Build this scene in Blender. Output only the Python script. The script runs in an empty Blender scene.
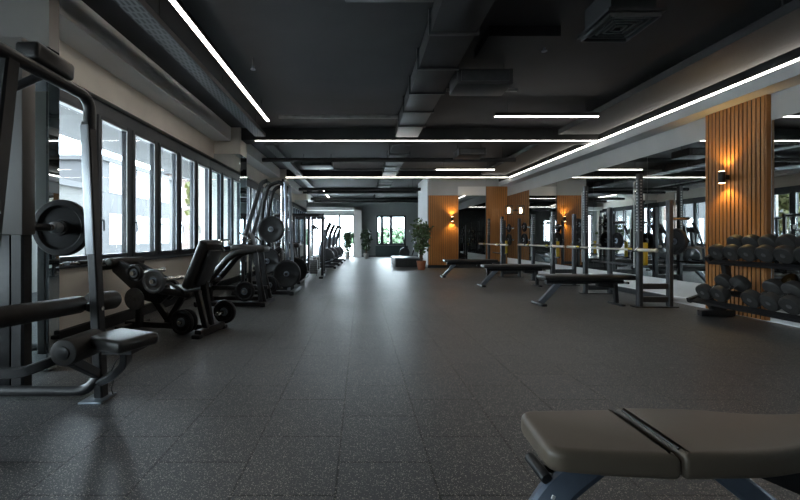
import bpy, bmesh, math, random
from mathutils import Vector, Matrix, Euler
random.seed(7)
PI = math.pi
sc = bpy.context.scene
C = sc.collection
F, CX, CY, H = 390.0, 361.0, 238.0, 1.0

def P(px, py, D):                      # photo pixel at depth D -> point in metres
    return Vector(((px - CX) / F * D, D, H - (py - CY) / F * D))
def XD(px, D):
    return (px - CX) / F * D

# ------------------------------------------------------------------ materials
def mat(name, col, rough=0.5, metal=0.0, var=0.15, scale=12.0, bump=0.0, bscale=200.0, spec=0.5, coat=0.0):
    m = bpy.data.materials.new(name); m.use_nodes = True
    nt = m.node_tree; N = nt.nodes; L = nt.links
    b = N['Principled BSDF']
    b.inputs['Roughness'].default_value = rough
    b.inputs['Metallic'].default_value = metal
    b.inputs['Specular IOR Level'].default_value = spec
    b.inputs['Coat Weight'].default_value = coat
    tc = N.new('ShaderNodeTexCoord')
    nz = N.new('ShaderNodeTexNoise'); nz.inputs['Scale'].default_value = scale; nz.inputs['Detail'].default_value = 4
    L.new(tc.outputs['Object'], nz.inputs['Vector'])
    rp = N.new('ShaderNodeValToRGB')
    rp.color_ramp.elements[0].position = 0.3; rp.color_ramp.elements[1].position = 0.7
    rp.color_ramp.elements[0].color = tuple(c * (1 - var) for c in col) + (1,)
    rp.color_ramp.elements[1].color = tuple(min(1, c * (1 + var)) for c in col) + (1,)
    L.new(nz.outputs['Fac'], rp.inputs['Fac']); L.new(rp.outputs['Color'], b.inputs['Base Color'])
    if bump:
        n2 = N.new('ShaderNodeTexNoise'); n2.inputs['Scale'].default_value = bscale; n2.inputs['Detail'].default_value = 3
        L.new(tc.outputs['Object'], n2.inputs['Vector'])
        bp = N.new('ShaderNodeBump'); bp.inputs['Strength'].default_value = bump; bp.inputs['Distance'].default_value = 0.002
        L.new(n2.outputs['Fac'], bp.inputs['Height']); L.new(bp.outputs['Normal'], b.inputs['Normal'])
    return m

def emit(name, col, s):
    m = bpy.data.materials.new(name); m.use_nodes = True
    b = m.node_tree.nodes['Principled BSDF']
    b.inputs['Base Color'].default_value = (*col, 1)
    b.inputs['Emission Color'].default_value = (*col, 1)
    b.inputs['Emission Strength'].default_value = s
    return m

M = {}
M['black'] = mat('black_powder_coat', (.016, .016, .017), .36, 0, .2, 30, .12, 600, .35)
M['dark'] = mat('dark_grey_steel', (.045, .048, .052), .36, .3, .15, 20)
M['steel'] = mat('grey_blue_steel', (.22, .25, .29), .35, .7, .1, 15)
M['bluesteel'] = mat('blue_grey_painted_steel', (.10, .125, .165), .4, .3, .1, 15)
M['cover'] = mat('pale_grey_blue_coat', (.52, .55, .58), .42, .6, .06, 10)
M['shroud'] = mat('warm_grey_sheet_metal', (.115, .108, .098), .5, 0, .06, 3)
M['perf'] = mat('drilled_upright_plate', (.42, .42, .41), .4, .6, .15, 40)
M['chrome'] = mat('chrome', (.72, .72, .71), .16, 1.0, .05, 8)
M['brass'] = mat('brushed_bar_steel', (.60, .55, .46), .38, .6, .06, 8)
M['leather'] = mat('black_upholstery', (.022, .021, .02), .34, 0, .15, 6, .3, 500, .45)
M['leather_f'] = mat('warm_lit_black_upholstery', (.108, .086, .064), .42, 0, .08, 4, .25, 700)  # black upholstery, browned to carry the warm light falling on the near bench
M['foam'] = mat('black_foam', (.026, .024, .022), .5, 0, .15, 20, .3, 400, .25)
M['rubber'] = mat('black_rubber', (.014, .014, .015), .55, 0, .2, 20, .2, 300, .22)
M['rubber2'] = mat('grey_rubber', (.03, .03, .03), .5, 0, .2, 20, .2, 300, .25)
M['rubber3'] = mat('urethane', (.030, .029, .028), .5, 0, .15, 20, .15, 300, .3)
M['iron'] = mat('grey_cast_iron', (.11, .11, .11), .45, .4, .2, 20, .2, 200)
M['yellow'] = mat('yellow_plastic', (.62, .44, .03), .5, 0, .1, 10)
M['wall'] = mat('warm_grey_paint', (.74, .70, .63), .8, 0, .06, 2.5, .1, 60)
M['wallw'] = mat('pale_grey_paint', (.70, .69, .67), .8, 0, .04, 2, .08, 60)
M['walld'] = mat('dark_grey_paint', (.10, .10, .10), .7, 0, .1, 2, .08, 60)
M['band'] = mat('mid_grey_paint', (.44, .435, .425), .8, 0, .06, 1.5, .08, 60)
M['soffit'] = mat('grey_soffit_paint', (.46, .46, .465), .75, 0, .06, 1.5, .08, 60)
M['endwall'] = mat('end_wall_paint', (.27, .29, .29), .8, 0, .06, 1.5)
M['teal'] = mat('dark_teal_panel', (.035, .055, .058), .5, 0, .1, 3)
M['white'] = mat('white_paint', (.80, .80, .80), .7, 0, .03, 2)
M['ceil'] = mat('black_painted_ceiling', (.025, .025, .027), .75, 0, .35, .8, .25, 20)
M['blackp'] = mat('matt_black_paint', (.015, .015, .016), .7, 0, .2, 4)
M['duct'] = mat('dark_duct_metal', (.026, .026, .028), .5, .3, .2, 3)
M['pipe'] = mat('galvanised_pipe', (.20, .20, .20), .4, .7, .2, 8)
M['frame'] = mat('anthracite_aluminium', (.045, .052, .062), .4, .3, .1, 10)
M['mullin'] = mat('light_frame_edge', (.45, .47, .50), .4, .2, .05, 10)
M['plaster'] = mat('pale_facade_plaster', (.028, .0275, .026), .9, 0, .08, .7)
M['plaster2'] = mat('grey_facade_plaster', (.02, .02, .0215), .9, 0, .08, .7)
M['fglass'] = mat('facade_window_glass', (.12, .14, .16), .2, 0, .1, 1)
M['pave'] = mat('pavement', (.62, .62, .61), .9, 0, .1, 2)
M['terra'] = mat('terracotta', (.30, .10, .04), .7, 0, .15, 8)
M['potg'] = mat('pale_stone_pot', (.38, .37, .35), .7, 0, .1, 8)
M['soil'] = mat('dark_soil', (.03, .02, .013), .9, 0, .4, 40)
M['bark'] = mat('brown_bark', (.10, .065, .04), .8, 0, .3, 30)
M['leaf'] = mat('green_leaf', (.085, .13, .05), .5, 0, .45, 3)
M['leafd'] = mat('dark_green_leaf', (.035, .07, .03), .5, 0, .4, 5)
M['leafy'] = mat('yellow_green_leaf', (.10, .105, .03), .6, 0, .4, 2)
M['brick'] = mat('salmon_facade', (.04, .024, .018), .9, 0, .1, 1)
M['white_mark'] = mat('white_print', (.7, .7, .7), .5)
LEDC = (1.0, .93, .84)
M['led'] = emit('led_diffuser', LEDC, 6.5)
M['lamp'] = emit('warm_lamp_glass', (1.0, .62, .26), 9.0)
M['screen'] = emit('lit_warm_glass', (1.0, .78, .5), 4.0)

def floor_mat():
    m = bpy.data.materials.new('speckled_rubber_floor'); m.use_nodes = True
    nt = m.node_tree; N = nt.nodes; L = nt.links; b = N['Principled BSDF']
    tc = N.new('ShaderNodeTexCoord')
    base = N.new('ShaderNodeTexNoise'); base.inputs['Scale'].default_value = 1.1; base.inputs['Detail'].default_value = 5
    L.new(tc.outputs['Object'], base.inputs['Vector'])
    rp = N.new('ShaderNodeValToRGB')
    rp.color_ramp.elements[0].position = .3; rp.color_ramp.elements[0].color = (.039, .0405, .044, 1)
    rp.color_ramp.elements[1].position = .72; rp.color_ramp.elements[1].color = (.057, .058, .061, 1)
    L.new(base.outputs['Fac'], rp.inputs['Fac'])
    # tiles
    br = N.new('ShaderNodeTexBrick'); br.offset = 0.5; br.inputs['Scale'].default_value = 1.0
    br.inputs['Brick Width'].default_value = .45; br.inputs['Row Height'].default_value = .405
    br.inputs['Mortar Size'].default_value = .006; br.inputs['Mortar Smooth'].default_value = .3
    br.inputs['Color1'].default_value = (.92, .92, .92, 1); br.inputs['Color2'].default_value = (1.1, 1.1, 1.1, 1)
    br.inputs['Mortar'].default_value = (.10, .10, .10, 1)
    mp = N.new('ShaderNodeMapping'); mp.inputs['Location'].default_value = (.165, .1, 0); mp.inputs['Rotation'].default_value = (0, 0, PI/2)
    L.new(tc.outputs['Object'], mp.inputs['Vector']); L.new(mp.outputs['Vector'], br.inputs['Vector'])
    mx = N.new('ShaderNodeMix'); mx.data_type = 'RGBA'; mx.blend_type = 'MULTIPLY'; mx.inputs['Factor'].default_value = 1
    L.new(rp.outputs['Color'], mx.inputs['A']); L.new(br.outputs['Color'], mx.inputs['B'])
    # speckles, two sizes
    def speck(scale, thr, keep):
        v = N.new('ShaderNodeTexVoronoi'); v.inputs['Scale'].default_value = scale
        L.new(tc.outputs['Object'], v.inputs['Vector'])
        lt = N.new('ShaderNodeMath'); lt.operation = 'LESS_THAN'; lt.inputs[1].default_value = thr
        L.new(v.outputs['Distance'], lt.inputs[0])
        sp = N.new('ShaderNodeSeparateColor'); L.new(v.outputs['Color'], sp.inputs['Color'])
        g = N.new('ShaderNodeMath'); g.operation = 'GREATER_THAN'; g.inputs[1].default_value = 1 - keep
        L.new(sp.outputs['Red'], g.inputs[0])
        mu = N.new('ShaderNodeMath'); mu.operation = 'MULTIPLY'
        L.new(lt.outputs[0], mu.inputs[0]); L.new(g.outputs[0], mu.inputs[1])
        return mu
    s1, s2 = speck(125, .33, .22), speck(230, .36, .30)
    ad = N.new('ShaderNodeMath'); ad.operation = 'MAXIMUM'
    L.new(s1.outputs[0], ad.inputs[0]); L.new(s2.outputs[0], ad.inputs[1])
    m2 = N.new('ShaderNodeMix'); m2.data_type = 'RGBA'
    L.new(ad.outputs[0], m2.inputs['Factor']); L.new(mx.outputs['Result'], m2.inputs['A'])
    m2.inputs['B'].default_value = (.36, .33, .29, 1)
    L.new(m2.outputs['Result'], b.inputs['Base Color'])
    rr = N.new('ShaderNodeMapRange'); rr.inputs['To Min'].default_value = .36; rr.inputs['To Max'].default_value = .52
    L.new(base.outputs['Fac'], rr.inputs['Value']); L.new(rr.outputs['Result'], b.inputs['Roughness'])
    n2 = N.new('ShaderNodeTexNoise'); n2.inputs['Scale'].default_value = 160
    L.new(tc.outputs['Object'], n2.inputs['Vector'])
    bp = N.new('ShaderNodeBump'); bp.inputs['Strength'].default_value = .25; bp.inputs['Distance'].default_value = .003
    L.new(n2.outputs['Fac'], bp.inputs['Height']); L.new(bp.outputs['Normal'], b.inputs['Normal'])
    return m
M['floor'] = floor_mat()

def wood_mat():
    m = bpy.data.materials.new('oiled_slat_wood'); m.use_nodes = True
    nt = m.node_tree; N = nt.nodes; L = nt.links; b = N['Principled BSDF']
    tc = N.new('ShaderNodeTexCoord'); mp = N.new('ShaderNodeMapping'); mp.inputs['Scale'].default_value = (14, 14, .5)
    L.new(tc.outputs['Object'], mp.inputs['Vector'])
    nz = N.new('ShaderNodeTexNoise'); nz.inputs['Scale'].default_value = 1.6; nz.inputs['Detail'].default_value = 6; nz.inputs['Distortion'].default_value = .1
    L.new(mp.outputs['Vector'], nz.inputs['Vector'])
    rp = N.new('ShaderNodeValToRGB')
    rp.color_ramp.elements[0].position = .25; rp.color_ramp.elements[0].color = (.31, .125, .032, 1)
    rp.color_ramp.elements[1].position = .75; rp.color_ramp.elements[1].color = (.43, .185, .05, 1)
    L.new(nz.outputs['Fac'], rp.inputs['Fac']); L.new(rp.outputs['Color'], b.inputs['Base Color'])
    b.inputs['Roughness'].default_value = .45
    return m
M['wood'] = wood_mat()

def glass_mat():
    m = bpy.data.materials.new('window_glass'); m.use_nodes = True
    nt = m.node_tree; N = nt.nodes; L = nt.links
    N.remove(N['Principled BSDF']); o = N['Material Output']
    t = N.new('ShaderNodeBsdfTransparent'); t.inputs['Color'].default_value = (.92, .95, .955, 1)
    g = N.new('ShaderNodeBsdfGlossy'); g.inputs['Roughness'].default_value = .02
    lw = N.new('ShaderNodeLayerWeight'); lw.inputs['Blend'].default_value = .5
    pw = N.new('ShaderNodeMath'); pw.operation = 'POWER'; pw.inputs[1].default_value = 4.5
    ml = N.new('ShaderNodeMath'); ml.operation = 'MULTIPLY_ADD'; ml.inputs[1].default_value = .55; ml.inputs[2].default_value = .025
    L.new(lw.outputs['Facing'], pw.inputs[0]); L.new(pw.outputs[0], ml.inputs[0])
    mx = N.new('ShaderNodeMixShader')
    L.new(ml.outputs[0], mx.inputs[0]); L.new(t.outputs[0], mx.inputs[1]); L.new(g.outputs[0], mx.inputs[2])
    L.new(mx.outputs[0], o.inputs['Surface'])
    return m
M['glass'] = glass_mat()
def mirror_mat(name, col, rough):
    m = bpy.data.materials.new(name); m.use_nodes = True
    nt = m.node_tree; N = nt.nodes; L = nt.links; b = N['Principled BSDF']
    b.inputs['Metallic'].default_value = 1; b.inputs['Roughness'].default_value = rough
    nz = N.new('ShaderNodeTexNoise'); nz.inputs['Scale'].default_value = .8
    rp = N.new('ShaderNodeValToRGB')
    rp.color_ramp.elements[0].color = tuple(c*.97 for c in col)+(1,); rp.color_ramp.elements[1].color = tuple(col)+(1,)
    L.new(nz.outputs['Fac'], rp.inputs['Fac']); L.new(rp.outputs['Color'], b.inputs['Base Color'])
    return m
M['mirror'] = mirror_mat('silvered_mirror', (.60, .62, .61), .012)
M['mirrord'] = mirror_mat('smoked_mirror', (.34, .36, .36), .02)
M['mirrorc'] = mirror_mat('blue_tinted_mirror', (.62, .70, .74), .015)

# perforated tray
def tray_mat():
    m = bpy.data.materials.new('perforated_tray_metal'); m.use_nodes = True
    nt = m.node_tree; N = nt.nodes; L = nt.links; b = N['Principled BSDF']
    tc = N.new('ShaderNodeTexCoord')
    br = N.new('ShaderNodeTexBrick'); br.inputs['Scale'].default_value = 1
    br.inputs['Brick Width'].default_value = .045; br.inputs['Row Height'].default_value = .09; br.inputs['Mortar Size'].default_value = .012
    br.inputs['Color1'].default_value = (.012, .012, .012, 1); br.inputs['Color2'].default_value = (.02, .02, .02, 1)
    br.inputs['Mortar'].default_value = (.085, .085, .088, 1)
    L.new(tc.outputs['Object'], br.inputs['Vector']); L.new(br.outputs['Color'], b.inputs['Base Color'])
    b.inputs['Metallic'].default_value = .4; b.inputs['Roughness'].default_value = .5
    return m
M['tray'] = tray_mat()
M['traydark'] = mat('black_tray_mesh', (.014, .014, .014), .6, .2, .5, 60)

# ------------------------------------------------------------------ mesh builder
class MB:
    def __init__(s): s.bm = bmesh.new()
    def _merge(s, t, mtx=None):
        if mtx is not None: bmesh.ops.transform(t, matrix=mtx, verts=t.verts)
        me = bpy.data.meshes.new('tmp'); t.to_mesh(me); t.free()
        s.bm.from_mesh(me); bpy.data.meshes.remove(me)
    def obox(s, c, size, rot=(0, 0, 0), bev=0.0, seg=2):
        t = bmesh.new(); bmesh.ops.create_cube(t, size=1)
        bmesh.ops.scale(t, vec=size, verts=t.verts)
        if bev > 0:
            bmesh.ops.bevel(t, geom=list(t.edges), offset=min(bev, min(size)*.49), segments=seg, profile=.5, affect='EDGES')
        R = rot.to_4x4() if isinstance(rot, Matrix) else Euler(rot).to_matrix().to_4x4()
        s._merge(t, Matrix.Translation(Vector(c)) @ R); return s
    def box(s, x0, x1, y0, y1, z0, z1, bev=0.0, seg=2):
        return s.obox(((x0+x1)/2, (y0+y1)/2, (z0+z1)/2), (abs(x1-x0), abs(y1-y0), abs(z1-z0)), (0, 0, 0), bev, seg)
    def sweep(s, pts, prof, up=(0, 0, 1), closed_prof=True, scales=None):
        pts = [Vector(p) for p in pts]; n = len(pts); rings = []
        prev_u = None
        for i, p in enumerate(pts):
            a = (p - pts[i-1]).normalized() if i else None
            b = (pts[i+1] - p).normalized() if i < n-1 else None
            t = (a + b).normalized() if a and b else (a or b)
            k = 1.0
            if a and b:
                cs = max(.35, t.dot(a)); k = 1/cs
            u = Vector(up) if prev_u is None else prev_u
            u = u - t * u.dot(t)
            if u.length < 1e-4:
                u = Vector((1, 0, 0)) - t * t.x
                if u.length < 1e-4: u = Vector((0, 1, 0))
            u.normalize(); v = t.cross(u); prev_u = u
            # mitre direction
            md = None
            if a and b and k > 1.001:
                md = (b - a); md = md - t * md.dot(t)
                md = md.normalized() if md.length > 1e-6 else None
            sc_ = scales[i] if scales else 1
            ring = []
            for (x, y) in prof:
                o = (v * x + u * y) * sc_
                if md: o = o + md * (o.dot(md) * (k - 1))
                ring.append(s.bm.verts.new(p + o))
            rings.append(ring)
        m = len(prof)
        for i in range(n-1):
            for j in range(m):
                s.bm.faces.new((rings[i][j], rings[i][(j+1) % m], rings[i+1][(j+1) % m], rings[i+1][j]))
        s.bm.faces.new(rings[0][::-1]); s.bm.faces.new(rings[-1])
        return s
    def tube(s, pts, r, seg=12, fil=0, fn=5, scales=None):
        if fil: pts = fillet(pts, fil, fn)
        prof = [(math.cos(2*PI*i/seg)*r, math.sin(2*PI*i/seg)*r) for i in range(seg)]
        return s.sweep(pts, prof, scales=scales)
    def sq(s, pts, w, h, fil=0, up=(0, 0, 1), fn=4):
        if fil: pts = fillet(pts, fil, fn)
        c = min(w, h)*.14; a, b = w/2, h/2
        prof = [(-a+c, -b), (a-c, -b), (a, -b+c), (a, b-c), (a-c, b), (-a+c, b), (-a, b-c), (-a, -b+c)]
        return s.sweep(pts, prof, up=up)
    def lathe(s, c, axis, prof, seg=32):
        c = Vector(c); ax = Vector(axis).normalized()
        u = ax.orthogonal().normalized(); v = ax.cross(u); rings = []
        for (r, z) in prof:
            if r < 1e-5: rings.append([s.bm.verts.new(c + ax*z)])
            else: rings.append([s.bm.verts.new(c + ax*z + (u*math.cos(2*PI*i/seg) + v*math.sin(2*PI*i/seg))*r) for i in range(seg)])
        for A, B in zip(rings, rings[1:]):
            for i in range(seg):
                j = (i+1) % seg
                if len(A) == 1 and len(B) == 1: continue
                if len(A) == 1: s.bm.faces.new((A[0], B[j], B[i]))
                elif len(B) == 1: s.bm.faces.new((A[i], A[j], B[0]))
                else: s.bm.faces.new((A[i], A[j], B[j], B[i]))
        return s
    def cyl(s, p, q, r, seg=20, bev=0.0):
        p, q = Vector(p), Vector(q); L = (q-p).length; b = min(bev, r*.6, L*.45)
        pr = [(0, 0), (r, 0), (r, L), (0, L)] if b <= 0 else [(0, 0), (r-b, 0), (r-b*.3, b*.3), (r, b), (r, L-b), (r-b*.3, L-b*.3), (r-b, L), (0, L)]
        return s.lathe(p, q-p, pr, seg)
    def prism(s, poly, off, bev=0):      # polygon of 3D points extruded by off
        t = bmesh.new()
        a = [t.verts.new(Vector(p)) for p in poly]; b = [t.verts.new(Vector(p) + Vector(off)) for p in poly]
        t.faces.new(a[::-1]); t.faces.new(b); n = len(a)
        for i in range(n): t.faces.new((a[i], a[(i+1) % n], b[(i+1) % n], b[i]))
        bmesh.ops.recalc_face_normals(t, faces=t.faces)
        if bev: bmesh.ops.bevel(t, geom=list(t.edges), offset=bev, segments=2, profile=.5, affect='EDGES')
        s._merge(t); return s
    def quad(s, a, b, c, d):
        s.bm.faces.new([s.bm.verts.new(Vector(p)) for p in (a, b, c, d)]); return s
    def build(s, name, m, parent=None, off=None, smooth=40, label=None):
        bmesh.ops.recalc_face_normals(s.bm, faces=s.bm.faces)
        if off is not None: bmesh.ops.translate(s.bm, vec=-Vector(off), verts=s.bm.verts)
        me = bpy.data.meshes.new(name); s.bm.to_mesh(me); s.bm.free()
        if smooth:
            me.shade_smooth(); me.set_sharp_from_angle(angle=math.radians(smooth))
        me.materials.append(M[m] if isinstance(m, str) else m)
        o = bpy.data.objects.new(name, me); C.objects.link(o)
        if parent: o.parent = parent
        if label: o['label'] = label
        return o

def fillet(pts, r, n=5):
    pts = [Vector(p) for p in pts]; out = [pts[0]]
    for i in range(1, len(pts)-1):
        a, p, b = pts[i-1], pts[i], pts[i+1]
        d1, d2 = (a-p), (b-p); l = min(r, d1.length*.48, d2.length*.48)
        s0, s1 = p + d1.normalized()*l, p + d2.normalized()*l
        for k in range(n+1):
            t = k/n; out.append(s0*(1-t)**2 + p*2*t*(1-t) + s1*t*t)
    out.append(pts[-1]); return out

def tag(o, label, cat, group=None, kind=None):
    if label: o['label'] = label
    if cat: o['category'] = cat
    if group: o['group'] = group
    if kind: o['kind'] = kind
    return o
def thing(name, label, cat, loc=(0, 0, 0), rz=0, group=None):
    o = bpy.data.objects.new(name, None); C.objects.link(o)
    o.empty_display_size = .1
    o.location = loc; o.rotation_euler = (0, 0, rz)
    return tag(o, label, cat, group)
def struct(name, mb, m, parent=None, smooth=30):
    o = mb.build(name, m, parent, smooth=smooth)
    if parent is None: o['kind'] = 'structure'
    return o
def dup(root, loc=None, rz=None, label=None, group=None):
    r = root.copy(); C.objects.link(r)
    if loc is not None: r.location = loc
    if rz is not None: r.rotation_euler = (0, 0, rz)
    if label: r['label'] = label
    if group: r['group'] = group
    for ch in list(root.children):
        c = ch.copy(); C.objects.link(c); c.parent = r
        for g in list(ch.children):
            d = g.copy(); C.objects.link(d); d.parent = c
    return r

# ================================================================== SETTING
XL, XR, YP, YE, ZC = -2.83, 4.9, 13.05, 20.85, 3.125
bx = lambda *a, **k: MB().box(*a, **k)
struct('floor', bx(-6.2, 5.3, -4, YE+.3, -.15, 0), 'floor')
struct('ceiling', bx(-6.2, 5.3, -4, YE+.3, ZC, ZC+.15), 'ceil')
struct('wall_right', bx(XR, XR+.2, -4, YP+.2, 0, ZC), 'band')
struct('wall_far', bx(5.1, 5.3, YP+.15, YE+.3, 0, ZC), 'endwall')
struct('baseboard_right', bx(XR-.012, XR, -2, YP, 0, .10, bev=.003), 'white')
struct('trim_1', bx(XR-.008, XR, -2, YP, .10, .345), 'wallw')
# soffit and lit edge along the mirrored side
struct('trim_2', bx(4.6, XR, -2, YP, 2.717, 2.866), 'soffit')
struct('trim_3', bx(4.6, XR, -2, YP, 2.896, ZC).box(4.619, XR, -2, YP, 2.866, 2.896), 'blackp')
# far partition
struct('wall_partition', bx(2.24, 5.1, YP, YP+.15, 0, ZC), 'band')
struct('wall_return', bx(2.24, 2.40, YP+.15, 15.3, 0, ZC), 'white')
struct('baseboard_partition', bx(2.23, XR, YP-.015, YP, 0, .10), 'blackp')
# end wall with door and window openings
mb = MB()
DX0, DX1, DZ = -2.62, -.37, 2.25
WX0, WX1, WZ0, WZ1 = .83, 2.40, .63, 2.2
for a in ((-6.2, DX0, 0, ZC), (DX0, DX1, DZ, ZC), (DX1, WX0, 0, ZC), (WX0, WX1, 0, WZ0), (WX0, WX1, WZ1, ZC), (WX1, 5.3, 0, ZC)):
    mb.box(a[0], a[1], YE, YE+.25, a[2], a[3])
struct('wall_end', mb, 'endwall')
struct('trim_4', bx(-.37, .03, YE-.5, YE, 0, 2.62), 'wallw')            # pale pier beside the glass door
struct('trim_5', bx(-2.83, .03, YE-.5, YE, 2.45, 2.62), 'wallw')
struct('trim_6', bx(WX0-.05, WX1+.1, YE-.03, YE, .05, WZ0-.04, bev=.01), 'teal')
struct('baseboard_end', bx(.03, 4.9, YE-.02, YE, 0, .06), 'blackp')
# glass door
d = struct('door_1', bx(DX0, DX0+.06, YE+.05, YE+.13, 0, DZ).box(DX1-.06, DX1, YE+.05, YE+.13, 0, DZ).box(DX0, DX1, YE+.05, YE+.13, DZ-.06, DZ)
    .box(DX0, DX1, YE+.05, YE+.13, 0, .06).box(XD(339.5, YE)-.05, XD(339.5, YE)+.05, YE+.05, YE+.13, 0, DZ), 'frame')
xm = XD(339.5, YE)
for a, b in ((DX0+.06, xm-.05), (xm+.05, DX1-.06)):
    bx(a, b, YE+.085, YE+.095, .06, DZ-.06).build('pane', 'glass', d)
MB().tube([(xm+.09, YE+.05, .95), (xm+.09, YE+.0, .95), (xm+.09, YE+.0, 1.25), (xm+.09, YE+.05, 1.25)], .012, 8).build('door_handle', 'steel', d)
# window units along the daylight side: one proto, copies
ZS, ZH, XF = .71, 2.53, -2.96
COLS = [2.9, 7.5, 12.06, 16.62]; CDS = [.10, .42, .42, .42]
mb = MB()
mb.box(XL-.3, XL, 2.9, YE, 0, ZS); mb.box(XL-.3, XL, 2.9, YE, ZH, ZC)
for y, q in zip(COLS, (.08, .30, .30, .30)): mb.box(XL-.3, XL, y, y+q, ZS, ZH)
mb.box(XL-.3, XL, YE-.12, YE, ZS, ZH)
struct('wall_left', mb, 'wall')
struct('baseboard_left', bx(XL, XL+.02, 3.0, YE-.5, 0, .11, bev=.004).box(XL, XL+.05, 3.0, YE-.5, .11, .135, bev=.004), 'blackp')
struct('trim_7', bx(XL-.13, XL+.035, 3.12, YE-.12, ZS, ZS+.022, bev=.004), 'frame')     # sill board
wlen = .0
proto_w = None; wn = 0
for i, y0 in enumerate(COLS):
    y1 = COLS[i+1] if i+1 < len(COLS) else YE-.12
    a = y0+(.08 if i == 0 else .30); n = 7 if i < 3 else 6; w = (y1-a)/n
    for k in range(n):
        wn += 1; yy = a + k*w
        if proto_w is None or abs(proto_w['wl']-w) > .002:
            f = MB(); h0, h1 = ZS+.022, ZH
            t = .035
            f.box(XF-.03, XF+.05, 0, t, h0, h1).box(XF-.03, XF+.05, w-t, w, h0, h1).box(XF-.03, XF+.05, t, w-t, h0, h0+t).box(XF-.03, XF+.05, t, w-t, h1-.16, h1)
            o = struct('window_%d' % wn, f, 'frame'); o['wl'] = w
            g = MB(); s_ = .05
            A, B, Z0, Z1 = t, w-t, h0+t, h1-.16
            g.box(XF-.01, XF+.062, A, A+s_, Z0, Z1, bev=.006).box(XF-.01, XF+.062, B-s_, B, Z0, Z1, bev=.006)
            g.box(XF-.01, XF+.062, A+s_, B-s_, Z0, Z0+s_, bev=.006).box(XF-.01, XF+.062, A+s_, B-s_, Z1-s_, Z1, bev=.006)
            g.build('sash', 'frame', o)
            e = MB(); e.box(XF+.055, XF+.066, A+s_-.004, A+s_+.007, Z0+s_, Z1-s_).box(XF+.055, XF+.066, B-s_-.007, B-s_+.004, Z0+s_, Z1-s_)
            e.box(XF+.055, XF+.066, A+s_, B-s_, Z1-s_-.006, Z1-s_+.004)
            e.build('bead', 'mullin', o)
            MB().box(XF+.012, XF+.018, A+s_, B-s_, Z0+s_, Z1-s_).build('pane', 'glass', o)
            hd = MB().box(XF+.062, XF+.078, A+.012, A+.038, 1.15, 1.23, bev=.004).tube([(XF+.07, A+.025, 1.2), (XF+.105, A+.025, 1.2), (XF+.105, A+.03, 1.08)], .009, 8, .02)
            hd.build('handle', 'steel', o)
            o.location = (0, yy, 0); proto_w = o
        else:
            o = dup(proto_w, (0, yy, 0)); o.name = 'window_%d' % wn
        o['kind'] = 'structure'
# end window
wn += 1
f = MB(); t = .09
f.box(WX0, WX0+t, YE+.02, YE+.1, WZ0, WZ1).box(WX1-t, WX1, YE+.02, YE+.1, WZ0, WZ1).box(WX0, WX1, YE+.02, YE+.1, WZ1-t, WZ1).box(WX0, WX1, YE+.02, YE+.1, WZ0, WZ0+t)
for px in (382, 391):
    xx = XD(px, YE); f.box(xx-.075, xx+.075, YE-.02, YE+.1, WZ0, WZ1)
o = struct('window_%d' % wn, f, 'frame')
bx(WX0+t, WX1-t, YE+.06, YE+.07, WZ0+t, WZ1-t).build('pane', 'glass', o)

# near room behind the viewer
struct('wall_near', bx(-6.2, XL-.3, 2.95, 3.2, 0, ZC), 'wall')
struct('wall_back', bx(-4.3, 5.3, -4.2, -4, 0, ZC).box(-6.2, -5.9, -4.2, -4, 0, ZC).box(-5.9, -4.3, -4.2, -4, 0, .7).box(-5.9, -4.3, -4.2, -4, 2.4, ZC), 'walld')
mb = MB()
mb.box(-6.2, -6, -4, 3.2, 0, .7).box(-6.2, -6, -4, 3.2, 2.3, ZC).box(-6.2, -6, -4, .2, .7, 2.3).box(-6.2, -6, 2.6, 3.2, .7, 2.3)
struct('wall_side', mb, 'wall')
wn += 1
f = MB().box(-5.9, -5.82, -4.14, -4.06, .7, 2.4).box(-4.38, -4.3, -4.14, -4.06, .7, 2.4).box(-5.9, -4.3, -4.14, -4.06, 2.32, 2.4).box(-5.9, -4.3, -4.14, -4.06, .7, .78).box(-5.14, -5.06, -4.14, -4.06, .7, 2.4)
o = struct('window_%d' % wn, f, 'frame')  # unseen rear window, added to brighten surfaces that face the viewer
bx(-5.82, -4.38, -4.105, -4.095, .78, 2.32).build('pane', 'glass', o)
wn += 1
f = MB(); f.box(-6.14, -6.06, .2, .28, .7, 2.3).box(-6.14, -6.06, 2.52, 2.6, .7, 2.3).box(-6.14, -6.06, .2, 2.6, 2.22, 2.3).box(-6.14, -6.06, .2, 2.6, .7, .78).box(-6.14, -6.06, 1.36, 1.44, .7, 2.3)
o = struct('window_%d' % wn, f, 'frame')
bx(-6.105, -6.095, .28, 2.52, .78, 2.22).build('pane', 'glass', o)

# columns on the daylight side, clad in mirror, with concrete haunch above
for i, y in enumerate(COLS):
    zt = 2.615 if i else 2.42
    CD = CDS[i]
    o = struct('column', bx(XL+.002, -2.336, y+.010, y+CD-.012, 0, zt), 'walld')
    bx(XL-.11, XL-.0005, y-.006, y+.008, ZS+.03, min(zt, 2.52)).box(XL, -2.335, y-.006, y+.008, .02, zt).build('mirror_front', 'mirrorc', o)
    bx(-2.335, -2.32, y, y+CD, .02, zt).build('mirror_flank', 'mirrorc', o)
    MB().box(XL, -2.32, y-.0, y+CD, zt, ZC).build('haunch', 'wall' if i else 'shroud', o)  # nearest haunch: shade put into a darker colour against the close led line
# bulkhead over the windows, one run per bay
for i, y in enumerate(COLS):
    y1 = COLS[i+1] if i < 3 else YE-.5
    struct('trim_%d' % (8+i), bx(XL, -2.5, y+CDS[i], y1, 2.865, ZC), 'white')  # white stands in for daylight bounced up onto the underside
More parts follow.
